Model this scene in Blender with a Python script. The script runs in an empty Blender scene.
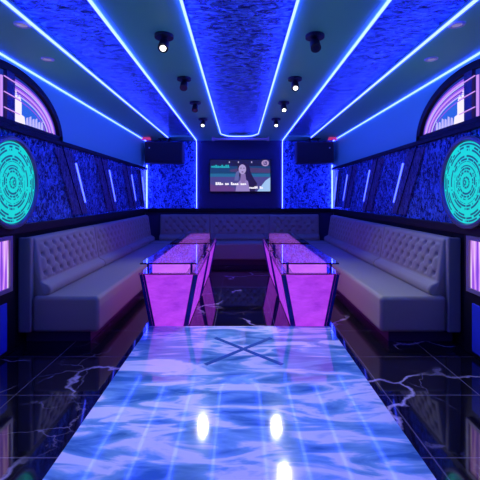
import bpy, bmesh, math, random
from mathutils import Vector, Matrix
random.seed(7)
sc = bpy.context.scene
COL = sc.collection
PI = math.pi

# ------------------------------------------------------------------ materials
def nodes_of(m):
    m.use_nodes = True
    nt = m.node_tree
    return nt, nt.nodes, nt.links

def mat(name, base, rough=.5, metal=0, spec=.5, coat=0, bump=None, ior=None):
    m = bpy.data.materials.new(name)
    nt, N, L = nodes_of(m)
    b = N['Principled BSDF']
    b.inputs['Base Color'].default_value = (*base, 1)
    b.inputs['Roughness'].default_value = rough
    b.inputs['Metallic'].default_value = metal
    b.inputs['Specular IOR Level'].default_value = spec
    b.inputs['Coat Weight'].default_value = coat
    if ior: b.inputs['IOR'].default_value = ior
    if bump:
        scale, strength, dist = bump
        tc = N.new('ShaderNodeTexCoord')
        n = N.new('ShaderNodeTexNoise'); n.inputs['Scale'].default_value = scale
        n.inputs['Detail'].default_value = 4
        bp = N.new('ShaderNodeBump'); bp.inputs['Strength'].default_value = strength
        bp.inputs['Distance'].default_value = dist
        L.new(tc.outputs['Object'], n.inputs['Vector'])
        L.new(n.outputs['Fac'], bp.inputs['Height'])
        L.new(bp.outputs['Normal'], b.inputs['Normal'])
    return m

def emit(name, color, strength=1.0):
    m = bpy.data.materials.new(name)
    nt, N, L = nodes_of(m)
    b = N['Principled BSDF']
    b.inputs['Base Color'].default_value = (.02, .02, .02, 1)
    b.inputs['Roughness'].default_value = .5
    b.inputs['Emission Color'].default_value = (*color, 1)
    b.inputs['Emission Strength'].default_value = strength
    return m

def ramp(N, stops, interp='LINEAR'):
    r = N.new('ShaderNodeValToRGB')
    r.color_ramp.interpolation = interp
    el = r.color_ramp.elements
    while len(el) < len(stops): el.new(.5)
    for e, (p, c) in zip(el, stops):
        e.position = p; e.color = (*c, 1) if len(c) == 3 else c
    return r

def crinkle(name, dark, light, scale=(26, 26, 26), metal=.55, rough=.33, strength=1.0, dist=.03):
    """crushed foil wall covering"""
    m = bpy.data.materials.new(name)
    nt, N, L = nodes_of(m)
    b = N['Principled BSDF']
    tc = N.new('ShaderNodeTexCoord')
    mp = N.new('ShaderNodeMapping'); mp.inputs['Scale'].default_value = scale
    L.new(tc.outputs['Object'], mp.inputs['Vector'])
    n0 = N.new('ShaderNodeTexNoise'); n0.inputs['Scale'].default_value = 1.0; n0.inputs['Detail'].default_value = 3
    L.new(mp.outputs['Vector'], n0.inputs['Vector'])
    mx = N.new('ShaderNodeMix'); mx.data_type = 'VECTOR'; mx.inputs['Factor'].default_value = .35
    L.new(mp.outputs['Vector'], mx.inputs[4]); L.new(n0.outputs['Color'], mx.inputs[5])
    v = N.new('ShaderNodeTexVoronoi'); v.inputs['Scale'].default_value = 1.0
    L.new(mx.outputs[1], v.inputs['Vector'])
    n1 = N.new('ShaderNodeTexNoise'); n1.inputs['Scale'].default_value = 2.3; n1.inputs['Detail'].default_value = 4
    n1.inputs['Distortion'].default_value = 1.2
    L.new(mp.outputs['Vector'], n1.inputs['Vector'])
    ad = N.new('ShaderNodeMath'); ad.operation = 'ADD'
    L.new(v.outputs['Distance'], ad.inputs[0]); L.new(n1.outputs['Fac'], ad.inputs[1])
    bp = N.new('ShaderNodeBump'); bp.inputs['Strength'].default_value = strength; bp.inputs['Distance'].default_value = dist
    L.new(ad.outputs[0], bp.inputs['Height']); L.new(bp.outputs['Normal'], b.inputs['Normal'])
    r = ramp(N, [(.40, dark), (.60, light)])
    L.new(n1.outputs['Fac'], r.inputs['Fac']); L.new(r.outputs['Color'], b.inputs['Base Color'])
    b.inputs['Metallic'].default_value = metal
    b.inputs['Roughness'].default_value = rough
    return m

def marble_floor():
    m = bpy.data.materials.new('black_marble')
    nt, N, L = nodes_of(m)
    b = N['Principled BSDF']
    tc = N.new('ShaderNodeTexCoord')
    def veins(scale, width, dist_amt, seed):
        mp = N.new('ShaderNodeMapping'); mp.inputs['Location'].default_value = (seed, seed * 1.7, 0)
        L.new(tc.outputs['Object'], mp.inputs['Vector'])
        n = N.new('ShaderNodeTexNoise'); n.inputs['Scale'].default_value = 3.0; n.inputs['Detail'].default_value = 5
        L.new(mp.outputs['Vector'], n.inputs['Vector'])
        mx = N.new('ShaderNodeMix'); mx.data_type = 'VECTOR'; mx.inputs['Factor'].default_value = dist_amt
        L.new(mp.outputs['Vector'], mx.inputs[4]); L.new(n.outputs['Color'], mx.inputs[5])
        v = N.new('ShaderNodeTexVoronoi'); v.feature = 'DISTANCE_TO_EDGE'; v.inputs['Scale'].default_value = scale
        L.new(mx.outputs[1], v.inputs['Vector'])
        r = ramp(N, [(0, (1, 1, 1)), (width, (0, 0, 0))])
        L.new(v.outputs['Distance'], r.inputs['Fac'])
        nm = N.new('ShaderNodeTexNoise'); nm.inputs['Scale'].default_value = 1.6
        L.new(mp.outputs['Vector'], nm.inputs['Vector'])
        rm = ramp(N, [(.47, (0, 0, 0)), (.66, (1, 1, 1))])
        L.new(nm.outputs['Fac'], rm.inputs['Fac'])
        mu = N.new('ShaderNodeMath'); mu.operation = 'MULTIPLY'
        L.new(r.outputs['Color'], mu.inputs[0]); L.new(rm.outputs['Color'], mu.inputs[1])
        return mu
    a = veins(1.5, .022, .32, 3.1); c = veins(3.2, .012, .3, 8.4)
    s = N.new('ShaderNodeMath'); s.operation = 'MULTIPLY_ADD'; s.inputs[1].default_value = .3
    L.new(c.outputs[0], s.inputs[0]); L.new(a.outputs[0], s.inputs[2]); s.use_clamp = True
    br = N.new('ShaderNodeTexBrick'); br.offset = 0; br.inputs['Scale'].default_value = 1
    br.inputs['Brick Width'].default_value = .6; br.inputs['Row Height'].default_value = .6
    br.inputs['Mortar Size'].default_value = .004; br.inputs['Mortar Smooth'].default_value = 0
    br.inputs['Color1'].default_value = br.inputs['Color2'].default_value = (0, 0, 0, 1)
    br.inputs['Mortar'].default_value = (1, 1, 1, 1)
    mp2 = N.new('ShaderNodeMapping'); mp2.inputs['Location'].default_value = (.25, .5, 0)
    L.new(tc.outputs['Object'], mp2.inputs['Vector']); L.new(mp2.outputs['Vector'], br.inputs['Vector'])
    s2 = N.new('ShaderNodeMath'); s2.operation = 'MULTIPLY_ADD'; s2.inputs[1].default_value = .2; s2.use_clamp = True
    L.new(br.outputs['Color'], s2.inputs[0]); L.new(s.outputs[0], s2.inputs[2])
    cr = ramp(N, [(0, (.006, .006, .012)), (1, (.55, .53, .62))])
    L.new(s2.outputs[0], cr.inputs['Fac']); L.new(cr.outputs['Color'], b.inputs['Base Color'])
    b.inputs['Roughness'].default_value = .05
    b.inputs['IOR'].default_value = 1.9
    return m

def panel_glow(name, c1, c2, strength):
    """backlit acrylic with cloudy streaks"""
    m = bpy.data.materials.new(name)
    nt, N, L = nodes_of(m)
    b = N['Principled BSDF']
    tc = N.new('ShaderNodeTexCoord')
    mp = N.new('ShaderNodeMapping'); mp.inputs['Scale'].default_value = (3, 3, 9)
    L.new(tc.outputs['Object'], mp.inputs['Vector'])
    n = N.new('ShaderNodeTexNoise'); n.inputs['Scale'].default_value = 1.6; n.inputs['Detail'].default_value = 8
    n.inputs['Roughness'].default_value = .7
    L.new(mp.outputs['Vector'], n.inputs['Vector'])
    r = ramp(N, [(.3, c1), (.7, c2)])
    L.new(n.outputs['Fac'], r.inputs['Fac'])
    L.new(r.outputs['Color'], b.inputs['Emission Color'])
    b.inputs['Emission Strength'].default_value = strength
    b.inputs['Base Color'].default_value = (.10, .03, .16, 1)
    b.inputs['Roughness'].default_value = .25
    return m

def wheel_face():
    m = bpy.data.materials.new('teal_wheel_face')
    nt, N, L = nodes_of(m)
    b = N['Principled BSDF']
    tc = N.new('ShaderNodeTexCoord')
    sp = N.new('ShaderNodeSeparateXYZ'); L.new(tc.outputs['Object'], sp.inputs[0])
    def M(op, a, c=None, v=None):
        n = N.new('ShaderNodeMath'); n.operation = op
        L.new(a, n.inputs[0])
        if c is not None: L.new(c, n.inputs[1])
        if v is not None: n.inputs[1].default_value = v
        return n.outputs[0]
    y, z = sp.outputs[1], sp.outputs[2]
    r = M('SQRT', M('ADD', M('MULTIPLY', y, y), M('MULTIPLY', z, z)))
    th = M('ARCTAN2', z, y)
    ring = M('FLOOR', M('MULTIPLY', r, v=40.0))
    frac = M('FRACT', M('MULTIPLY', r, v=40.0))
    cv = N.new('ShaderNodeCombineXYZ')
    seg = M('MULTIPLY', th, v=3.0)
    L.new(seg, cv.inputs[0]); L.new(M('MULTIPLY', ring, v=7.37), cv.inputs[1])
    n = N.new('ShaderNodeTexNoise'); n.inputs['Scale'].default_value = 1.5; n.inputs['Detail'].default_value = 1
    L.new(cv.outputs[0], n.inputs['Vector'])
    wn = M('GREATER_THAN', n.outputs['Fac'], v=.43)          # dark dashes
    band = M('GREATER_THAN', M('SINE', M('MULTIPLY', r, v=70.0)), v=-.6)
    edge = M('GREATER_THAN', frac, v=.38)
    dark = M('MULTIPLY', M('MULTIPLY', wn, band), edge)
    spoke = M('LESS_THAN', M('ABSOLUTE', y), v=.006)
    low = M('MULTIPLY', spoke, M('LESS_THAN', z, v=-.12))
    inv = N.new('ShaderNodeMath'); inv.operation = 'SUBTRACT'; inv.inputs[0].default_value = 1; L.new(low, inv.inputs[1])
    dark = M('MULTIPLY', dark, inv.outputs[0])
    mx = N.new('ShaderNodeMix'); mx.data_type = 'RGBA'
    L.new(dark, mx.inputs['Factor'])
    mx.inputs[6].default_value = (.005, .68, .60, 1); mx.inputs[7].default_value = (.008, .045, .12, 1)
    L.new(mx.outputs[2], b.inputs['Emission Color'])
    b.inputs['Emission Strength'].default_value = 1.0
    b.inputs['Base Color'].default_value = (.01, .05, .06, 1)
    return m

def stripe_glow():
    m = bpy.data.materials.new('pink_striped_light')
    nt, N, L = nodes_of(m)
    b = N['Principled BSDF']
    tc = N.new('ShaderNodeTexCoord')
    mp = N.new('ShaderNodeMapping'); mp.inputs['Scale'].default_value = (0, 26, 1.2)
    L.new(tc.outputs['Object'], mp.inputs['Vector'])
    n = N.new('ShaderNodeTexNoise'); n.inputs['Scale'].default_value = 1.0; n.inputs['Detail'].default_value = 4
    L.new(mp.outputs['Vector'], n.inputs['Vector'])
    r = ramp(N, [(.28, (.03, .03, .55)), (.42, (.30, .06, .75)), (.52, (.70, .32, .85)), (.62, (.95, .85, 1)), (.74, (.35, .10, .8))])
    L.new(n.outputs['Fac'], r.inputs['Fac']); L.new(r.outputs['Color'], b.inputs['Emission Color'])
    b.inputs['Emission Strength'].default_value = 1.0
    b.inputs['Base Color'].default_value = (.05, .03, .08, 1)
    return m

def platform_top():
    m = bpy.data.materials.new('pale_blue_polished_stone')
    nt, N, L = nodes_of(m)
    b = N['Principled BSDF']
    tc = N.new('ShaderNodeTexCoord')
    mp = N.new('ShaderNodeMapping'); mp.inputs['Scale'].default_value = (1.6, 5.5, 1); mp.inputs['Rotation'].default_value = (0, 0, .35)
    L.new(tc.outputs['Object'], mp.inputs['Vector'])
    n = N.new('ShaderNodeTexNoise'); n.inputs['Scale'].default_value = 1.3; n.inputs['Detail'].default_value = 5
    n.inputs['Distortion'].default_value = .8
    L.new(mp.outputs['Vector'], n.inputs['Vector'])
    r = ramp(N, [(.36, (.06, .22, .42)), (.50, (.28, .60, .78)), (.56, (1, 1, 1)), (.62, (.95, 1, 1)), (.68, (.30, .60, .80))])
    L.new(n.outputs['Fac'], r.inputs['Fac']); L.new(r.outputs['Color'], b.inputs['Base Color'])
    b.inputs['Roughness'].default_value = .06
    b.inputs['IOR'].default_value = 2.9
    return m

def glass(name, tint=(.88, .92, 1)):
    m = bpy.data.materials.new(name)
    nt, N, L = nodes_of(m)
    b = N['Principled BSDF']
    b.inputs['Base Color'].default_value = (*tint, 1)
    b.inputs['Transmission Weight'].default_value = 1
    b.inputs['Roughness'].default_value = .02
    b.inputs['IOR'].default_value = 1.45
    return m

def fabric(name, base, rough=.55):
    m = mat(name, base, rough, bump=(90, .25, .004))
    m.node_tree.nodes['Principled BSDF'].inputs['Sheen Weight'].default_value = .15
    return m

LEDC = (.30, .48, 1.0)
M = dict(
    floor=marble_floor(),
    ceil=mat('teal_ceiling_paint', (.20, .80, .42), .55),
    wall=mat('blue_wall_paint', (.20, .78, .44), .5),
    navy=mat('navy_mosaic', (.03, .035, .10), .45, bump=(40, .5, .01)),
    black=mat('black_lacquer', (.006, .006, .010), .5, spec=.2),
    foil=crinkle('crushed_blue_foil', (.012, .03, .17), (.20, .50, 1.0), scale=(9, 10, 8.5), metal=.5, rough=.22, dist=.07),
    foilc=crinkle('crushed_blue_ceiling_foil', (.012, .03, .17), (.20, .50, 1.0), scale=(6, 12, 9), metal=.5, rough=.22, dist=.07),
    darkfoil=crinkle('crushed_dark_bronze_foil', (.03, .03, .07), (.22, .24, .46), scale=(16, 24, 8), metal=.3, dist=.06),
    led=emit('blue_led', (.024, .036, 1.0), 27),
    led_soft=emit('blue_led_dim', (.04, .06, 1.0), 6),
    sofa=fabric('grey_leatherette', (.33, .33, .19)),
    plinth=mat('dark_plinth', (.05, .03, .06), .4),
    glow=panel_glow('violet_backlit_acrylic', (.26, .018, .58), (.54, .065, .92), 1.0),
    glow2=panel_glow('pink_backlit_acrylic', (.48, .08, .85), (.66, .17, 1.0), 1.0),
    post=mat('deep_blue_metal', (.01, .02, .22), .25, metal=.3),
    glass=glass('clear_table_glass'),
    ptop=platform_top(),
    inlay=mat('dark_blue_inlay', (.05, .14, .35), .1),
    wheel=wheel_face(),
    rim=mat('dark_chrome', (.20, .18, .22), .3, metal=.5),
    frame_grey=mat('grey_frame', (.22, .20, .27), .4, metal=.3),
    blue_panel=mat('blue_lacquer', (.03, .06, .5), .25),
    stripe=stripe_glow(),
    pane=emit('deep_blue_backlit_picture', (.008, .025, .30), 1.0),
    pane_sky=emit('mid_blue_backlit_picture', (.02, .12, .62), 1.0),
    neon=emit('pink_neon', (.62, .30, .90), 1.0),
    neon_v=emit('violet_neon', (.28, .08, .75), 1.0),
    white_glow=emit('white_backlit_picture', (.95, .88, 1.0), 1.0),
    lilac_glow=emit('lilac_backlit_picture', (.52, .48, .95), 1.0),
    spot_black=mat('black_fixture', (.012, .01, .014), .45),
    lens_on=emit('lit_lens', (1, .95, .9), 6.0),
    lens_off=mat('unlit_lens', (.04, .03, .05), .15),
    downlight=mat('downlight_trim', (.75, .72, .78), .4),
    downlens=emit('dim_downlight_lens', (.20, .17, .42), 1.0),
    speaker=mat('black_speaker_cabinet', (.03, .03, .035), .55),
    grille=mat('black_speaker_grille', (.02, .02, .025), .75, bump=(220, .6, .004)),
    badge=mat('silver_badge', (.6, .6, .65), .3, metal=.8),
    housing=mat('grey_screen_housing', (.62, .52, .52), .5),
    red=emit('red_lamp', (.45, .03, .16), 1.0),
    tv_black=mat('television_bezel', (.006, .006, .01), .3),
)
def flat(name, c, s=1.0): return emit(name, c, s)

# ------------------------------------------------------------------ mesh helpers
def bm_new(): return bmesh.new()

def box(bm, x0, x1, y0, y1, z0, z1):
    v = [bm.verts.new(p) for p in ((x0,y0,z0),(x1,y0,z0),(x1,y1,z0),(x0,y1,z0),(x0,y0,z1),(x1,y0,z1),(x1,y1,z1),(x0,y1,z1))]
    for f in ((3,2,1,0),(4,5,6,7),(0,1,5,4),(1,2,6,5),(2,3,7,6),(3,0,4,7)):
        bm.faces.new([v[i] for i in f])
    return v

def frustum(bm, lo, hi):
    """lo / hi = four corner points each (counter-clockwise seen from above)"""
    a = [bm.verts.new(p) for p in lo]; b = [bm.verts.new(p) for p in hi]
    bm.faces.new(a[::-1]); bm.faces.new(b)
    for i in range(4):
        j = (i + 1) % 4
        bm.faces.new((a[i], a[j], b[j], b[i]))

def bar(bm, p, q, w, h=None, up=(0, 0, 1)):
    h = h or w
    p, q = Vector(p), Vector(q); d = (q - p).normalized()
    u = Vector(up)
    if abs(d.dot(u)) > .98: u = Vector((1, 0, 0))
    s = d.cross(u).normalized(); u = s.cross(d).normalized()
    a = [p + s*sx*w/2 + u*sy*h/2 for sx, sy in ((-1,-1),(1,-1),(1,1),(-1,1))]
    b = [q + s*sx*w/2 + u*sy*h/2 for sx, sy in ((-1,-1),(1,-1),(1,1),(-1,1))]
    A = [bm.verts.new(x) for x in a]; B = [bm.verts.new(x) for x in b]
    bm.faces.new(A[::-1]); bm.faces.new(B)
    for i in range(4):
        j = (i+1) % 4
        bm.faces.new((A[i], A[j], B[j], B[i]))

def cyl(bm, p, q, r0, r1=None, n=20):
    r1 = r0 if r1 is None else r1
    p, q = Vector(p), Vector(q); d = (q-p).normalized()
    u = Vector((0,0,1)) if abs(d.z) < .95 else Vector((1,0,0))
    s = d.cross(u).normalized(); u = s.cross(d)
    A = [bm.verts.new(p + (s*math.cos(t) + u*math.sin(t))*r0) for t in [2*PI*i/n for i in range(n)]]
    B = [bm.verts.new(q + (s*math.cos(t) + u*math.sin(t))*r1) for t in [2*PI*i/n for i in range(n)]]
    bm.faces.new(A[::-1]); bm.faces.new(B)
    for i in range(n):
        j = (i+1) % n
        bm.faces.new((A[i], A[j], B[j], B[i]))

def prism(bm, pts, ext):
    """closed polygon pts extruded by vector ext"""
    e = Vector(ext)
    A = [bm.verts.new(Vector(p)) for p in pts]; B = [bm.verts.new(Vector(p)+e) for p in pts]
    bm.faces.new(A[::-1]); bm.faces.new(B)
    n = len(pts)
    for i in range(n):
        j = (i+1) % n
        bm.faces.new((A[i], A[j], B[j], B[i]))

def band(bm, outer, inner, ext):
    """strip between two open polylines of equal length, extruded by ext"""
    e = Vector(ext)
    O = [bm.verts.new(Vector(p)) for p in outer]; I = [bm.verts.new(Vector(p)) for p in inner]
    O2 = [bm.verts.new(Vector(p)+e) for p in outer]; I2 = [bm.verts.new(Vector(p)+e) for p in inner]
    for i in range(len(outer)-1):
        bm.faces.new((O[i], O[i+1], I[i+1], I[i])); bm.faces.new((O2[i], I2[i], I2[i+1], O2[i+1]))
        bm.faces.new((O[i], O2[i], O2[i+1], O[i+1])); bm.faces.new((I[i], I[i+1], I2[i+1], I2[i]))
    for k in (0, -1):
        bm.faces.new((O[k], I[k], I2[k], O2[k]))

def obj(name, bm, m, parent=None, bevel=0, segs=2, smooth=False, origin=None, label=None):
    bmesh.ops.recalc_face_normals(bm, faces=bm.faces[:])
    me = bpy.data.meshes.new(name)
    if parent is not None:
        off = parent.matrix_basis.translation.copy()
    elif origin is not None:
        off = Vector(origin)
    else:
        off = Vector((0, 0, 0))
    bmesh.ops.translate(bm, verts=bm.verts[:], vec=-off)
    bm.to_mesh(me); bm.free()
    o = bpy.data.objects.new(name, me); COL.objects.link(o)
    me.materials.append(m)
    if parent is not None: o.parent = parent
    else: o.location = off
    if smooth:
        for p in me.polygons: p.use_smooth = True
    if bevel:
        b = o.modifiers.new('bevel', 'BEVEL'); b.width = bevel; b.segments = segs; b.limit_method = 'ANGLE'
        b.harden_normals = False
    if label: o['label'] = label
    return o

def sub(name, bm, m, parent, top, **k):
    """a sub-part: mesh built in world coordinates, parented to a part whose own thing stands at top.location"""
    o = obj(name, bm, m, top, **k)
    o.parent = parent
    return o

def tag(o, label, cat, group=None):
    o['label'] = label; o['category'] = cat
    if group: o['group'] = group
    return o

def thing(name, label, cat, loc=(0, 0, 0), group=None):
    o = bpy.data.objects.new(name, None); COL.objects.link(o)
    o.empty_display_size = .1
    o.location = loc
    return tag(o, label, cat, group)

def struct(name, bm, m, **k):
    o = obj(name, bm, m, **k); o['kind'] = 'structure'; return o

# ------------------------------------------------------------------ dimensions
HW, YB, YF, ZC = 1.93, 7.95, -1.6, 2.44        # half width, back wall, front wall, ceiling
A1, A2, A3 = .342, .878, 1.383                  # ceiling strip offsets
R1, R3 = 7.30, 7.48                             # where the ceiling panels end
LZ0, LZ1 = 1.00, 1.045                          # black ledge
UZ0, UZ1 = 1.83, 1.875                          # upper black trim
RE = .03                                        # recess of the foil panels

# ------------------------------------------------------------------ room shell
b = bm_new(); box(b, -HW-.1, HW+.1, YF-.1, YB+.1, -.1, 0); struct('floor', b, M['floor'])
b = bm_new()
box(b, -HW-.1, HW+.1, YF-.1, YB+.1, ZC+RE+.03, ZC+.12)
for s in (-1, 1):
    x0, x1 = sorted((s*A1, s*A2)); box(b, x0, x1, YF, R1, ZC, ZC+RE+.03)
    x0, x1 = sorted((s*A3, s*HW)); box(b, x0, x1, YF, R3, ZC, ZC+RE+.03)
    x0, x1 = sorted((s*A1, s*A2)); box(b, x0, x1, R1, R3, ZC, ZC+RE+.03)
box(b, -A1, A1, R1, R3, ZC, ZC+RE+.03)
box(b, -HW, HW, R3, YB, ZC, ZC+RE+.03)
struct('ceiling', b, M['ceil'])
b = bm_new(); box(b, -HW-.1, -HW, YF, YB, 0, ZC); struct('wall_left', b, M['wall'])
b = bm_new(); box(b, HW, HW+.1, YF, YB, 0, ZC); struct('wall_right', b, M['wall'])
b = bm_new(); box(b, -HW-.1, HW+.1, YB, YB+.1, 0, ZC); struct('wall_back', b, M['navy'])
b = bm_new(); box(b, -HW-.1, HW+.1, YF-.1, YF, 0, ZC); struct('wall_front', b, M['navy'])

# trims (black ledges and the black dado behind the sofas)
for i, s in ((6, -1), (7, 1)):
    b = bm_new(); box(b, *sorted((s*HW, s*(HW-.006))), YF, YB-.06, .001, LZ0-.031)
    struct('trim_%d' % i, b, M['black'])
k = 1
for s in (-1, 1):
    for z0, z1, dep in ((LZ0-.03, LZ1, .06), (UZ0, UZ1, .05)):
        b = bm_new(); x0, x1 = sorted((s*HW, s*(HW-dep))); box(b, x0, x1, YF, YB-.06, z0, z1)
        struct('trim_%d' % k, b, M['black'], bevel=.004); k += 1
b = bm_new(); box(b, -HW, HW, YB-.06, YB, LZ0-.03, LZ1); struct('trim_%d' % k, b, M['black'], bevel=.004)

side = {-1: 'left', 1: 'right'}

# foil bands on the side walls and foil fields on the back wall
for s in (-1, 1):
    b = bm_new(); x0, x1 = sorted((s*HW, s*(HW-.02))); box(b, x0, x1, YF, YB-.02, LZ1, UZ0)
    tag(obj('wall_panel', b, M['foil'], origin=(s*HW, 4, 1.4)),
        'long crushed blue foil panel running along the %s side wall' % side[s], 'wall panel', 'crushed foil panels')
    b = bm_new(); x0, x1 = sorted((s*(HW-.02), s*(A2+.02))); box(b, x0, x1, YB-.02, YB, LZ1, ZC-.02)
    tag(obj('wall_panel', b, M['foil'], origin=(s*1.4, YB, 1.5)),
        'crushed blue foil panel on the back wall below the %s loudspeaker' % side[s], 'wall panel', 'crushed foil panels')

# ceiling foil panels
b = bm_new(); box(b, -A1+.001, A1-.001, YF, R1-.001, ZC+RE, ZC+RE+.03)
tag(obj('ceiling_panel', b, M['foilc'], origin=(0, 3, ZC+RE)), 'crushed blue foil ceiling panel in the middle, ending before the television wall', 'ceiling panel', 'foil ceiling panels')
for s in (-1, 1):
    b = bm_new(); x0, x1 = sorted((s*(A2+.001), s*(A3-.001))); box(b, x0, x1, YF, R3-.001, ZC+RE, ZC+RE+.03)
    tag(obj('ceiling_panel', b, M['foilc'], origin=(s*1.13, 3, ZC+RE)), 'crushed blue foil ceiling panel along the %s side of the room' % side[s], 'ceiling panel', 'foil ceiling panels')

# ------------------------------------------------------------------ LED strips
W, T = .014, .016
def zbox(bm, x, y0, y1, w=W): box(bm, x-w/2, x+w/2, y0, y1, ZC-T, ZC-.0005)
b = bm_new()
# one U: left run, rounded end, right run
pts = [(-A1, YF)] + [(-A1, R1-.25)] + [(-A1+.035*math.sin(t)*3, R1-.25+.25*math.sin(t)) for t in [PI/8*i for i in range(1, 4)]] + [(-A1+.13, R1+.02), (-.1, R1+.06), (.1, R1+.06), (A1-.13, R1+.02)]
pts += [(A1-.035*math.sin(t)*3, R1-.25+.25*math.sin(t)) for t in [PI/8*i for i in range(3, 0, -1)]] + [(A1, R1-.25), (A1, YF)]
outer, inner = [], []
for i, p in enumerate(pts):
    a = Vector(pts[max(i-1, 0)]); c = Vector(pts[min(i+1, len(pts)-1)])
    d = (c - a).normalized(); n = Vector((-d.y, d.x))
    outer.append((p[0]+n.x*W/2, p[1]+n.y*W/2, ZC-T)); inner.append((p[0]-n.x*W/2, p[1]-n.y*W/2, ZC-T))
band(b, outer, inner, (0, 0, T-.0005))
LG = 'blue LED strips'
tag(obj('led_strip', b, M['led'], origin=(0, 3, ZC)), 'U-shaped blue LED strip outlining the middle foil ceiling panel', 'LED strip', LG)
for s in (-1, 1):
    b = bm_new(); zbox(b, s*A2, YF, YB-.075)
    bar(b, (s*A2, YB-.075, ZC-T/2), (s*A2, YB-.03, ZC-.09), W, T)
    box(b, s*A2-W/2, s*A2+W/2, YB-.035, YB-.021, LZ1+.005, ZC-.09)
    tag(obj('led_strip', b, M['led'], origin=(s*A2, 3, ZC)), 'blue LED strip bending from the ceiling down the back wall, %s of the television' % side[s], 'LED strip', LG)
    b = bm_new(); zbox(b, s*A3, YF, R3)
    tag(obj('led_strip', b, M['led'], origin=(s*A3, 3, ZC)), 'straight blue LED strip on the outer edge of the %s foil ceiling panel' % side[s], 'LED strip', LG)
    b = bm_new(); box(b, *sorted((s*(HW-.002), s*(HW-.013))), YF, YB-.002, ZC-.015, ZC-.001)
    tag(obj('led_strip', b, M['led'], origin=(s*HW, 3, ZC)), 'blue LED cove strip where the %s side wall meets the ceiling' % side[s], 'LED strip', LG)
    b = bm_new(); box(b, *sorted((s*(HW-.022), s*(HW-.046))), YB-.04, YB-.021, LZ1+.005, 1.94)
    tag(obj('led_strip', b, M['led'], origin=(s*HW, YB, 1.5)), 'upright blue LED strip in the back %s corner below the loudspeaker' % side[s], 'LED strip', LG)

# slanted dark foil panels with a light tube
ordn = ['nearest the big round wheel light', 'second from the big round wheel light', 'third from the big round wheel light', 'tucked into the back corner']
for s in (-1, 1):
    for i, u0 in enumerate((4.49, 5.64, 6.80, 7.56)):
        f = 0.6 if i == 3 else 1
        zt, zb, sl = 1.67, 1.215, .27*f
        xo = s*(HW-.021)
        t = thing('slanted_wall_panel', 'slanted dark crushed foil strip with blue light tube on the %s wall, %s' % (side[s], ordn[i]),
                  'wall panel', (xo, u0, 1.45), 'slanted wall panels')
        b = bm_new(); wd = .44*f
        prism(b, [(xo, u0-wd-.10, 1.80), (xo, u0-.04-.08, 1.80), (xo, u0+sl*1.36-.04, 1.08), (xo, u0+sl*1.36-wd, 1.08)], (-s*.018, 0, 0))
        obj('panel', b, M['darkfoil'], t, bevel=.004)
        b = bm_new(); bar(b, (xo-s*.012, u0, zt), (xo-s*.012, u0+sl, zb), .015, .016, up=(1, 0, 0))
        obj('light_tube', b, M['led_soft'], t, label='blue light tube')
        b = bm_new(); bar(b, (xo-s*.022, u0-wd/2-.15, 1.825), (xo-s*.022, u0-wd/2+sl*1.5-.02, 1.06), .007, .008, up=(1, 0, 0))
        obj('seam', b, M['black'], t)

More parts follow.
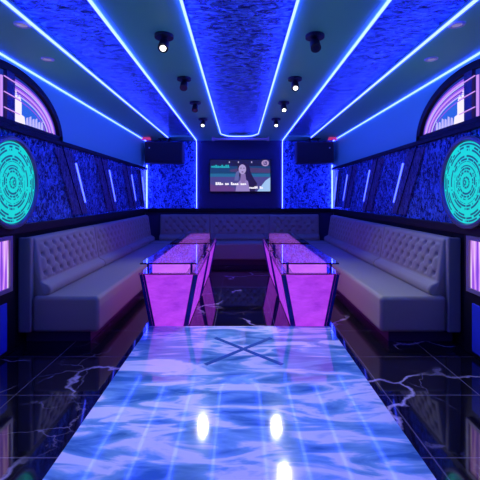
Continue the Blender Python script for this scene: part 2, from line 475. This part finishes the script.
# ------------------------------------------------------------------ arched lit pictures, wheels, light cabinets
def arch_pt(s, a, bb, t, depth, cu=3.220, cz=1.875):
    return (s*(HW-depth), cu + a*math.cos(t), cz + bb*math.sin(t))
for s in (-1, 1):
    sd = side[s]; n = 32; ts = [PI*i/n for i in range(n+1)]
    t = thing('arched_light_box', 'arched light box with pink neon curves and a white tower picture on the %s wall' % sd, 'light box', (s*HW, 3.220, 1.875), 'arched light boxes')
    ex = (-s*.05, 0, 0)
    b = bm_new(); band(b, [arch_pt(s, .90, .50, q, 0) for q in ts], [arch_pt(s, .83, .44, q, 0) for q in ts], ex)
    box(b, *sorted((s*HW, s*(HW-.05))), 2.320, 4.120, 1.876, 1.915)
    obj('frame', b, M['black'], t)
    b = bm_new(); box(b, *sorted((s*HW, s*(HW-.045))), 3.140, 3.250, 1.916, 2.313); obj('mullion', b, M['navy'], t)
    def pane(lo, hi):
        b = bm_new()
        p = [arch_pt(s, .83, .44, q, .004) for q in ts]
        p = [x for x in p if lo < x[1] < hi and x[2] > 1.916]
        def ztop(u): return 1.875 + .44*math.sqrt(max(0, 1-((u-3.220)/.83)**2))
        ends = []
        if hi < 4: p = [(p[0][0], hi, ztop(hi))] + p + [(p[0][0], lo+.0, 1.916)] if lo < 2.490 else p
        if hi < 4: poly = [(p[0][0], hi, 1.916)] + p
        else: poly = p + [(p[0][0], lo, ztop(lo)), (p[0][0], lo, 1.916)] + [(p[0][0], 4.045, 1.916)]
        prism(b, poly, (-s*.01, 0, 0)); return b
    pn = obj('pane', pane(3.250, 4.190), M['pane'], t, label='far pane with white tower picture')
    pf = obj('pane', pane(2.3, 3.140), M['pane'], t, label='near pane with upright pink bars')
    # pink curves over the far pane
    for a_, b_, w_, mt, d_ in ((.80, .412, .010, 'neon_v', .016), (.78, .395, .014, 'neon', .016), (.752, .375, .010, 'lilac_glow', .017), (.73, .352, .012, 'neon_v', .018), (.705, .334, .016, 'neon', .019), (.672, .305, .010, 'neon_v', .02), (.645, .288, .009, 'lilac_glow', .021), (.60, .25, .007, 'neon_v', .022)):
        bb = bm_new()
        tq = [q for q in [PI/2*i/40 for i in range(41)] if 3.220+a_*math.cos(q) > 3.260 and b_*math.sin(q) > .045]
        band(bb, [arch_pt(s, a_, b_, q, .012) for q in tq], [arch_pt(s, a_-w_, b_-w_, q, .012) for q in tq], (-s*d_*.5, 0, 0))
        sub('neon_tube', bb, M[mt], pn, t)
    X = s*(HW-.014)
    bb = bm_new()   # blue field behind the tower
    prism(bb, [(X, 3.260, 1.93), (X, 3.820, 1.93), (X, 3.750, 2.03), (X, 3.590, 2.11), (X, 3.260, 2.2)], (-s*.003, 0, 0))
    sub('sky_picture', bb, M['pane_sky'], pn, t)
    bb = bm_new()   # tower
    prism(bb, [(X-s*.004, y, z) for y, z in ((3.260, 1.925), (3.450, 1.925), (3.435, 1.99), (3.390, 2.0), (3.390, 2.10), (3.365, 2.165), (3.330, 2.13), (3.310, 2.19), (3.275, 2.18), (3.260, 2.14))], (-s*.004, 0, 0))
    sub('tower_picture', bb, M['white_glow'], pn, t)
    bb = bm_new()
    for i in range(6):
        y0 = 3.465 + i*.052; h = (.07, .09, .078, .092, .07, .08)[i]
        prism(bb, [(X-s*.004, y0, 1.928), (X-s*.004, y0+.038, 1.928), (X-s*.004, y0+.03, 1.928+h), (X-s*.004, y0+.004, 1.928+h*.85)], (-s*.004, 0, 0))
    sub('skyline_picture', bb, M['lilac_glow'], pn, t)
    for y0, w_, mt in ((3.095, .022, 'neon'), (3.055, .014, 'neon_v'), (3.015, .024, 'neon'), (2.960, .03, 'white_glow'), (2.910, .016, 'neon_v'), (2.850, .03, 'neon'), (2.750, .02, 'neon'), (2.650, .02, 'neon_v')):
        bb = bm_new(); zt = 1.875 + .40*math.sqrt(1-((y0-3.220)/.8)**2)
        box(bb, *sorted((s*(HW-.014), s*(HW-.024))), y0, y0+w_, 1.93, zt-.01)
        sub('neon_tube', bb, M[mt], pf, t)
    for z0 in (1.985, 2.11, 2.235):
        bb = bm_new(); bar(bb, (s*(HW-.05), 3.090, z0+.015), (s*(HW-.05), 3.310, z0), .009, .006)
        obj('cross_bar', bb, M['neon'], t, label='pink neon cross bar')

    # round wheel light
    C0 = Vector((s*(HW-.045), 3.17, 1.398))
    t = thing('wheel_light', 'large round teal wheel light with segmented rings on the %s wall' % sd, 'wheel light', C0, 'round wheel lights')
    b = bm_new(); cyl(b, C0 + Vector((-s*.0, 0, 0)), C0 + Vector((-s*.030, 0, 0)), .345, n=64); obj('face', b, M['wheel'], t)
    b = bm_new(); cyl(b, C0 + Vector((s*.024, 0, 0)), C0, .2, n=32); obj('mount', b, M['black'], t)
    b = bm_new(); nn = 64
    tq = [2*PI*i/nn for i in range(nn)]
    prof = [(.335, .0), (.38, .0), (.38, .04), (.368, .05), (.348, .05), (.335, .032)]
    rows = [[b.verts.new((C0.x - s*h, C0.y + r*math.cos(q), C0.z + r*math.sin(q))) for r, h in prof] for q in tq]
    for i in range(nn):
        j = (i+1) % nn
        for c in range(len(prof)):
            e = (c+1) % len(prof)
            b.faces.new((rows[i][c], rows[j][c], rows[j][e], rows[i][e]))
    obj('rim', b, M['rim'], t, smooth=False)
    b = bm_new(); cyl(b, C0 + Vector((-s*.029, 0, 0)), C0 + Vector((-s*.042, 0, 0)), .028, n=24); obj('hub', b, M['wheel'], t)

    # light cabinet next to the sofa end
    t = thing('light_cabinet', 'black wall cabinet with a striped pink light window beside the %s sofa end' % sd, 'light cabinet', (s*(HW-.04), 2.75, 0), 'light cabinets')
    b = bm_new(); box(b, *sorted((s*(HW-.001), s*(HW-.05))), 2.30, 3.24, .002, LZ0-.031); obj('body', b, M['black'], t, bevel=.006)
    b = bm_new()
    y0, y1, z0, z1, fw = 2.42, 3.16, .515, .965, .032
    x0, x1 = sorted((s*(HW-.05), s*(HW-.08)))
    box(b, x0, x1, y0, y1, z0, z0+fw); box(b, x0, x1, y0, y1, z1-fw, z1)
    box(b, x0, x1, y0, y0+fw, z0+fw, z1-fw); box(b, x0, x1, y1-fw, y1, z0+fw, z1-fw)
    wf = obj('light_window', b, M['frame_grey'], t, label='grey framed pink striped light window')
    b = bm_new(); box(b, *sorted((s*(HW-.05), s*(HW-.062))), y0+fw, y1-fw, z0+fw, z1-fw)
    sub('light_panel', b, M['stripe'], wf, t)
    b = bm_new(); box(b, *sorted((s*(HW-.05), s*(HW-.065))), 2.42, 3.11, .04, .43)
    obj('lower_panel', b, M['blue_panel'], t, bevel=.006, label='blue lower panel')

# ------------------------------------------------------------------ sofas
def tuft(u, v):
    """depth of the tufted surface at (u along, v up) measured on the tufted field"""
    best = 9; sx, sz = .155, .085
    row0 = round(v/sz)
    for r in (row0-1, row0, row0+1):
        off = sx/2 if r % 2 else 0
        c = round((u-off)/sx)*sx + off
        d = math.hypot((u-c), (v-r*sz)); best = min(best, d)
    hole = .030*math.exp(-(best/.022)**2)
    # diagonal creases between buttons
    p = abs(((u/sx + v/(2*sz)) % 1) - .5)*2; q = abs(((u/sx - v/(2*sz)) % 1) - .5)*2
    cre = .010*(math.exp(-((1-p)/.16)**2) + math.exp(-((1-q)/.16)**2))
    return hole + cre

def tufted_back(bm, u0, u1, place):
    """upholstered back: profile (d from wall, z) swept from u0 to u1 in `place` coordinates"""
    prof = [(.012, .105), (.012, .90), (.03, .922), (.08, .927), (.108, .915), (.12, .895)]
    nz = 30
    for i in range(nz+1):
        z = .885 - (.885-.535)*i/nz
        prof.append((.122 + .05*(.885-z)/.35, z))
    prof += [(.19, .52), (.235, .50), (.255, .465), (.245, .425), (.22, .405), (.20, .105)]
    nu = max(4, int((u1-u0)/.016))
    rows = []
    for k in range(nu+1):
        u = u0 + (u1-u0)*k/nu
        eu = min(u-u0, u1-u)
        shrink = .012*max(0, 1-eu/.015)**2
        row = []
        for d, z in prof:
            dd = d
            if .5349 <= z <= .8851 and d > .1:
                fade = min(1, max(0, (eu-.05)/.03))*min(1, max(0, (.872-z)/.02))*min(1, max(0, (z-.545)/.02))
                dd = d + .012*fade - tuft(u, z)*fade
            if d > .05: dd -= shrink
            row.append(bm.verts.new(place(u, dd, z)))
        rows.append(row)
    n = len(prof)
    for k in range(nu):
        for c in range(n):
            e = (c+1) % n
            bm.faces.new((rows[k][c], rows[k+1][c], rows[k+1][e], rows[k][e]))
    bm.faces.new(rows[0]); bm.faces.new(rows[-1][::-1])

OUT = HW-.012
YS0, YS1 = 3.35, 7.20
def smooth_by_angle(o):
    m = o.data
    for p in m.polygons: p.use_smooth = True
    for e in m.edges: pass
for s in (-1, 1):
    sd = side[s]
    pl = lambda u, d, z, s=s: (s*(OUT-d), u, z)
    t = thing('sofa', 'long grey tufted sofa running along the %s side wall' % sd, 'sofa', (s*1.55, 5.6, 0), 'grey tufted sofas')
    b = bm_new(); box(b, *sorted((s*(OUT-.03), s*1.32)), YS0+.08, YS1-.006, .002, .108); obj('plinth', b, M['plinth'], t)
    b = bm_new(); box(b, *sorted((s*(OUT-.118), s*1.22)), YS0, YS1-.006, .105, .415)
    obj('seat', b, M['sofa'], t, bevel=.035, segs=5)
    b = bm_new(); box(b, *sorted((s*OUT, s*(OUT-.112))), YS0-.004, YS0+.05, .105, .925)
    obj('end_panel', b, M['sofa'], t, bevel=.012, segs=3)
    for u0, u1 in ((YS0+.052, 4.80), (4.803, 6.0), (6.003, 7.194)):
        b = bm_new(); tufted_back(b, u0, u1, pl)
        o = obj('backrest', b, M['sofa'], t, smooth=True)
t = thing('sofa', 'grey tufted sofa across the back wall below the television', 'sofa', (0, 7.5, 0), 'grey tufted sofas')
pl = lambda u, d, z: (u, YB-.062+.05-d, z)
b = bm_new(); box(b, -1.85, 1.85, 7.30, 7.87, .002, .108); obj('plinth', b, M['plinth'], t)
b = bm_new(); box(b, -(OUT-.205), OUT-.205, 7.20, 7.75, .105, .415); obj('seat', b, M['sofa'], t, bevel=.035, segs=5)
for u0, u1 in ((-1.60, -.602), (-.598, .598), (.602, 1.60)):
    b = bm_new(); tufted_back(b, u0, u1, pl); obj('backrest', b, M['sofa'], t, smooth=True)

for s in (-1, 1):
    b = bm_new(); tufted_back(b, 7.20, 7.655, lambda u, d, z, s=s: (s*(OUT-d), u, z)); obj('backrest', b, M['sofa'], t, smooth=True)

# ------------------------------------------------------------------ lit tables
def table(label, s, yf):
    L_ = 1.42
    cx = s*.645
    t = thing('karaoke_table', label, 'table', (cx, yf+L_/2, 0), 'lit violet tables')
    def quad(w, y0, y1, z): return [(cx-w/2, y0, z), (cx+w/2, y0, z), (cx+w/2, y1, z), (cx-w/2, y1, z)]
    z0, z1 = .02, .572
    wl, wh = .30, .51
    yl0, yl1, yh0, yh1 = yf+.03, yf+L_-.10, yf+.012, yf+L_-.012
    b = bm_new(); box(b, cx-.13, cx+.13, yf+.08, yf+L_-.16, .001, .02); obj('foot', b, M['black'], t)
    lo, hi = quad(wl, yl0, yl1, z0), quad(wh, yh0, yh1, z1)
    b = bm_new()
    ins = .012
    lo2 = quad(wl-2*ins, yl0+ins, yl1-ins, z0); hi2 = quad(wh-2*ins, yh0+ins, yh1-ins, z1)
    frustum(b, lo2, hi2); obj('pedestal', b, M['post'], t)
    def lerp(a, c, f): return Vector(a)*(1-f) + Vector(c)*f
    for i in range(4):
        j = (i+1) % 4
        A, B, C, D = map(Vector, (lo[i], lo[j], hi[j], hi[i]))
        e = .035 if i % 2 == 0 else .03
        fl = e/(B-A).length; fh = e/(C-D).length
        q = [lerp(A, B, fl), lerp(A, B, 1-fl), lerp(D, C, 1-fh), lerp(D, C, fh)]
        nrm = (B-A).cross(D-A).normalized()
        b = bm_new(); prism(b, [p - nrm*.004 for p in q], nrm*-.006); obj('light_panel', b, M['glow'], t, label='backlit violet panel')
    for i in range(4):
        b = bm_new(); bar(b, Vector(lo[i]), Vector(hi[i]), .022); obj('corner_post', b, M['post'], t)
    b = bm_new(); box(b, cx-.272, cx+.272, yf-.004, yf+L_+.004, z1+.001, z1+.013); obj('shelf', b, M['glass'], t, bevel=.002, label='lower glass shelf')
    b = bm_new(); box(b, cx-.155, cx+.155, yf+.03, yf+L_-.06, z1+.014, z1+.094); obj('light_box', b, M['glow2'], t, label='backlit pink box between the glass plates')
    b = bm_new()
    for dx in (-.20, .20):
        for dy in (.06, L_-.06): cyl(b, (cx+dx, yf+dy, z1+.0135), (cx+dx, yf+dy, z1+.0945), .012, n=12)
    bmesh.ops.recalc_face_normals(b, faces=b.faces[:])
    b.free()
    for dx in (-.20, .20):
        for dy in (.06, L_-.06):
            b = bm_new(); cyl(b, (cx+dx, yf+dy, z1+.0135), (cx+dx, yf+dy, z1+.0945), .011, n=12); obj('spacer', b, M['post'], t)
    b = bm_new(); box(b, cx-.262, cx+.262, yf, yf+L_, z1+.095, z1+.107); obj('glass_top', b, M['glass'], t, bevel=.002, label='clear glass tabletop')
    return t
for s in (-1, 1):
    table('front violet lit table on the %s, just behind the pale blue platform' % side[s], s, 3.52)
    table('rear violet lit table on the %s, nearer the back sofa' % side[s], s, 5.04)

# low platform in the foreground
t = thing('low_platform', 'low glossy pale blue platform with a dark cross inlay in the foreground', 'platform', (0, 2.5, 0))
b = bm_new(); frustum(b, [(-.70, 1.5, .001), (.70, 1.5, .001), (.70, 3.38, .001), (-.70, 3.38, .001)], [(-.78, 1.44, .10), (.78, 1.44, .10), (.78, 3.45, .10), (-.78, 3.45, .10)])
obj('base', b, M['glow'], t, label='backlit violet base')
b = bm_new(); box(b, -.81, .81, 1.40, 3.48, .10, .12); obj('top', b, M['ptop'], t, bevel=.003, label='polished pale blue top')
b = bm_new()
C = Vector((.03, 2.95, .1212))
for q in (Vector((.72, .69, 0)), Vector((.72, -.69, 0))): pass
b.free()
for q in (Vector((.70, .72, 0)), Vector((.70, -.72, 0))):
    b = bm_new()
    if q.y > 0: bar(b, C - q*.38, C + q*.33, .035, .002)
    else: bar(b, C - q*.33 + Vector((0, 0, .0004)), C + q*.38 + Vector((0, 0, .0004)), .035, .002)
    obj('cross_inlay', b, M['inlay'], t, label='dark blue inlay bar')

# ------------------------------------------------------------------ ceiling fixtures
def spotlight(x, y, lit, label):
    t = thing('ceiling_spotlight', label, 'spotlight', (x, y, ZC), 'ceiling spotlights')
    b = bm_new(); cyl(b, (x, y, ZC-.024), (x, y, ZC-.0005), .068, n=24); obj('canopy', b, M['spot_black'], t, bevel=.004)
    b = bm_new(); cyl(b, (x, y, ZC-.055), (x, y, ZC-.024), .012, n=12); obj('stem', b, M['spot_black'], t)
    d = Vector((0, -.62, -.78)).normalized()
    c = Vector((x, y-.005, ZC-.068))
    b = bm_new(); cyl(b, c - d*.045, c - d*.02, .024, .034, n=20); cyl(b, c - d*.02, c + d*.052, .034, .037, n=20)
    hd = obj('head', b, M['spot_black'], t)
    b = bm_new(); cyl(b, c + d*.0525, c + d*.057, .021, n=20)
    sub('lens', b, M['lens_on' if lit else 'lens_off'], hd, t, label='glowing white lens' if lit else 'dark lens')
    if lit:
        ld = bpy.data.lights.new('spot_bulb', 'SPOT'); ld.energy = SPOT_W; ld.color = (.96, .95, .88)
        ld.spot_size = math.radians(95); ld.spot_blend = .8; ld.shadow_soft_size = .03
        lo = bpy.data.objects.new('spot_bulb', ld); COL.objects.link(lo); lo.parent = t
        lo.location = (c + d*.066) - Vector((x, y, ZC))
        lo.rotation_euler = Vector(d).to_track_quat('-Z', 'Y').to_euler()
SPOT_W = 46
ys = (2.77, 3.77, 4.72, 5.72)
words_ = ['nearest the camera', 'second from the camera', 'third from the camera', 'farthest, nearest the television wall']
for s, lits in ((-1, (1, 0, 0, 1)), (1, (0, 1, 1, 1))):
    for y, l, w in zip(ys, lits, words_):
        spotlight(s*.54, y, l, '%s black spotlight on the %s half of the ceiling, %s' % ('lit' if l else 'unlit', side[s], w))
for s in (-1, 1):
    for x, y, w in ((1.61, 3.25, 'farther from the camera'), (1.46, 2.60, 'closer to the camera')):
        t = thing('recessed_downlight', 'small round recessed downlight above the %s arched light box, %s' % (side[s], w), 'downlight', (s*x, y, ZC), 'recessed downlights')
        b = bm_new()
        nn = 28; prof = [(.032, -.003), (.036, -.010), (.050, -.009), (.054, -.0005)]
        rows = [[b.verts.new((s*x + r*math.cos(2*PI*i/nn), y + r*math.sin(2*PI*i/nn), ZC + h)) for r, h in prof] for i in range(nn)]
        for i in range(nn):
            for c in range(3): b.faces.new((rows[i][c], rows[(i+1) % nn][c], rows[(i+1) % nn][c+1], rows[i][c+1]))
        obj('trim_ring', b, M['downlight'], t)
        b = bm_new(); cyl(b, (s*x, y, ZC-.006), (s*x, y, ZC-.001), .033, n=24); obj('lens', b, M['downlens'], t)

# ------------------------------------------------------------------ back wall equipment
for s in (-1, 1):
    sd = side[s]
    xa, xb = sorted((s*1.115, s*1.85))
    y0, y1, z0, z1 = 7.56, 7.86, 1.945, 2.36
    t = thing('loudspeaker', 'large black loudspeaker hung in the back %s corner under the ceiling' % sd, 'loudspeaker', ((xa+xb)/2, 7.7, z0), 'hanging loudspeakers')
    b = bm_new(); box(b, xa, xb, y0, y1, z0, z1); obj('cabinet', b, M['speaker'], t, bevel=.015)
    b = bm_new(); box(b, xa+.025, xb-.025, y0-.012, y0, z0+.025, z1-.025); g = obj('grille', b, M['grille'], t, bevel=.006)
    b = bm_new(); cyl(b, (xa+.09 if s < 0 else xb-.09, y0-.014, z1-.12), (xa+.09 if s < 0 else xb-.09, y0-.0125, z1-.12), .014, n=16); sub('badge', b, M['badge'], g, t, label='small silver badge')
    b = bm_new(); cx = (xa+xb)/2
    box(b, cx-.12, cx+.12, 7.64, 7.78, ZC-.012, ZC-.0005); bar(b, (cx-.08, 7.71, z1), (cx-.08, 7.71, ZC-.01), .025); bar(b, (cx+.08, 7.71, z1), (cx+.08, 7.71, ZC-.01), .025)
    obj('bracket', b, M['spot_black'], t)
    b = bm_new(); box(b, *sorted((s*1.72, s*1.90)), 7.50, 7.54, 2.388, 2.412); box(b, *sorted((s*1.735, s*1.885)), 7.505, 7.535, 2.412, ZC-.0005)
    tag(obj('red_lamp', b, M['red'], bevel=.003, origin=(s*1.81, 7.52, 2.42)), 'small red indicator lamp at the ceiling above the %s loudspeaker' % sd, 'indicator lamp', 'red indicator lamps')

t = thing('projector_screen', 'rolled-up grey projector screen housing under the ceiling before the television', 'projector screen', (.02, 7.45, 2.40))
b = bm_new(); cyl(b, (-.49, 7.47, 2.40), (.53, 7.47, 2.40), .022, n=16); obj('housing', b, M['housing'], t, smooth=False)
for x in (-.51, .55):
    b = bm_new(); box(b, x-.025, x+.025, 7.435, 7.505, 2.365, ZC-.0005); obj('end_bracket', b, M['housing'], t, bevel=.006)

# television
tx0, tx1, tz0, tz1, ty = -.615, .645, 1.375, 2.055, YB-.07
t = thing('television', 'wall-mounted television showing a singing woman with subtitles', 'television', (.015, YB-.03, 1.7))
b = bm_new(); box(b, tx0, tx1, ty, YB-.03, tz0, tz1); box(b, -.25, .28, YB-.03, YB-.0005, 1.5, 1.9); obj('casing', b, M['tv_black'], t, bevel=.006)
sx0, sx1, sz0, sz1 = tx0+.018, tx1-.018, tz0+.02, tz1-.018
SW, SH = sx1-sx0, sz1-sz0
def scr(u, v, k): return (sx0+u*SW, ty-.001-.0012*k, sz0+v*SH)
b = bm_new(); prism(b, [scr(0,0,0), scr(1,0,0), scr(1,1,0), scr(0,1,0)], (0, .0009, 0))
scn = obj('screen', b, flat('screen_dark', (.012, .012, .05)), t)
def blob(name, pts, k, c):
    b = bm_new(); prism(b, [scr(u, v, k) for u, v in pts], (0, .0009, 0))
    return sub(name, b, flat('screen_'+name, c), scn, t)
def ell(u, v, ru, rv, n=24): return [(u+ru*math.cos(2*PI*i/n), v+rv*math.sin(2*PI*i/n)) for i in range(n)]
R_ = lambda a, c, d, e: [(a, d), (c, d), (c, e), (a, e)]
blob('stage_backdrop', R_(0, 1, .56, .80), 1, (.012, .055, .15))
blob('stage_haze', R_(0, 1, .46, .57), 1, (.02, .14, .30))
blob('stage_floor', R_(0, 1, 0, .46), 1, (.07, .06, .24))
blob('crowd', [(0, 0), (.42, 0), (.40, .12), (.25, .2), (.1, .17), (0, .24)], 2, (.12, .05, .22))
blob('curtain', [(.32, .68), (.55, .76), (1, .72), (1, .58), (.6, .60), (.34, .62)], 2, (.07, .045, .13))
blob('spotlight_beam', [(.78, .0), (1, 0), (1, .45), (.92, .34)], 2, (.35, .55, .85))
blob('hair', [(.46, .84), (.50, .905), (.56, .915), (.62, .88), (.655, .78), (.67, .62), (.72, .42), (.78, .25), (.74, 0), (.60, 0), (.50, .4), (.455, .62)], 3, (.018, .01, .045))
blob('dress', [(.42, 0), (.44, .22), (.50, .36), (.57, .40), (.63, .32), (.66, 0)], 4, (.30, .22, .52))
blob('neck', [(.50, .34), (.51, .56), (.585, .56), (.60, .36), (.55, .22)], 5, (.24, .16, .40))
blob('face', ell(.535, .70, .062, .155), 6, (.42, .33, .62))
blob('arm', [(.40, .34), (.43, .60), (.47, .66), (.485, .60), (.47, .34)], 6, (.12, .13, .34))
blob('eye', ell(.512, .735, .014, .014, 10), 7, (.04, .02, .10)); blob('eye', ell(.562, .735, .014, .014, 10), 7, (.04, .02, .10))
blob('mouth', ell(.537, .615, .02, .016, 12), 7, (.10, .03, .13))
def glyphs(name, u0, u1, v0, v1, n, c, seed):
    rnd = random.Random(seed); w = (u1-u0)/n
    m_ = flat('screen_'+name, c); b = bm_new(); open_ = False
    for i in range(n+1):
        if i == n or (i and rnd.random() < .14):
            if open_: sub(name, b, m_, scn, t); b = bm_new(); open_ = False
            continue
        h = v0 + (v1-v0)*rnd.choice((.62, .7, 1))
        base = v0 + (v1-v0)*rnd.choice((0, 0, .08))
        prism(b, [scr(*p, 8) for p in R_(u0+i*w, u0+i*w+w*.78, base, h)], (0, .0009, 0))
        prism(b, [scr(*p, 8) for p in R_(u0+i*w+w*.78, u0+i*w+w, base, base+(v1-v0)*.3)], (0, .0009, 0))
        open_ = True
    b.free()
glyphs('title_text', .02, .32, .745, .84, 9, (.02, .42, .48), 3)
glyphs('subtitle_text', .09, .60, .20, .29, 16, (.95, .9, 1), 5)
glyphs('subtitle_text', .65, .88, .085, .16, 8, (.95, .9, 1), 9)
blob('logo', ell(.915, .895, .062, .10), 7, (.40, .28, .52))
blob('logo_mark', [(.888, .95), (.90, .95), (.90, .87), (.925, .87), (.925, .90), (.912, .90), (.912, .95), (.942, .95), (.942, .84), (.888, .84)], 9, (.06, .04, .18))
for u in (.32, .47, .69):
    blob('stage_lamp', ell(u, .925, .010, .03, 10), 3, (.45, .42, .62))

# ------------------------------------------------------------------ world, camera, colour
w = bpy.data.worlds.new('World'); sc.world = w; w.use_nodes = True
w.node_tree.nodes['Background'].inputs[0].default_value = (0, 0, 0, 1)
cam = bpy.data.cameras.new('camera'); co = bpy.data.objects.new('camera', cam); COL.objects.link(co)
co.location = (0, 0, 1.28); co.rotation_euler = (PI/2, 0, 0)
cam.lens = 387/480*36; cam.sensor_width = 36
cam.shift_y = -43/480; cam.shift_x = .5/480
cam.clip_start = .05
sc.camera = co
vs = sc.view_settings
vs.view_transform = 'Standard'; vs.look = 'None'; vs.exposure = 0; vs.gamma = 1; vs.use_curve_mapping = False
sc.cycles.use_denoising = True
sc.cycles.max_bounces = 10
sc.cycles.sample_clamp_indirect = 4
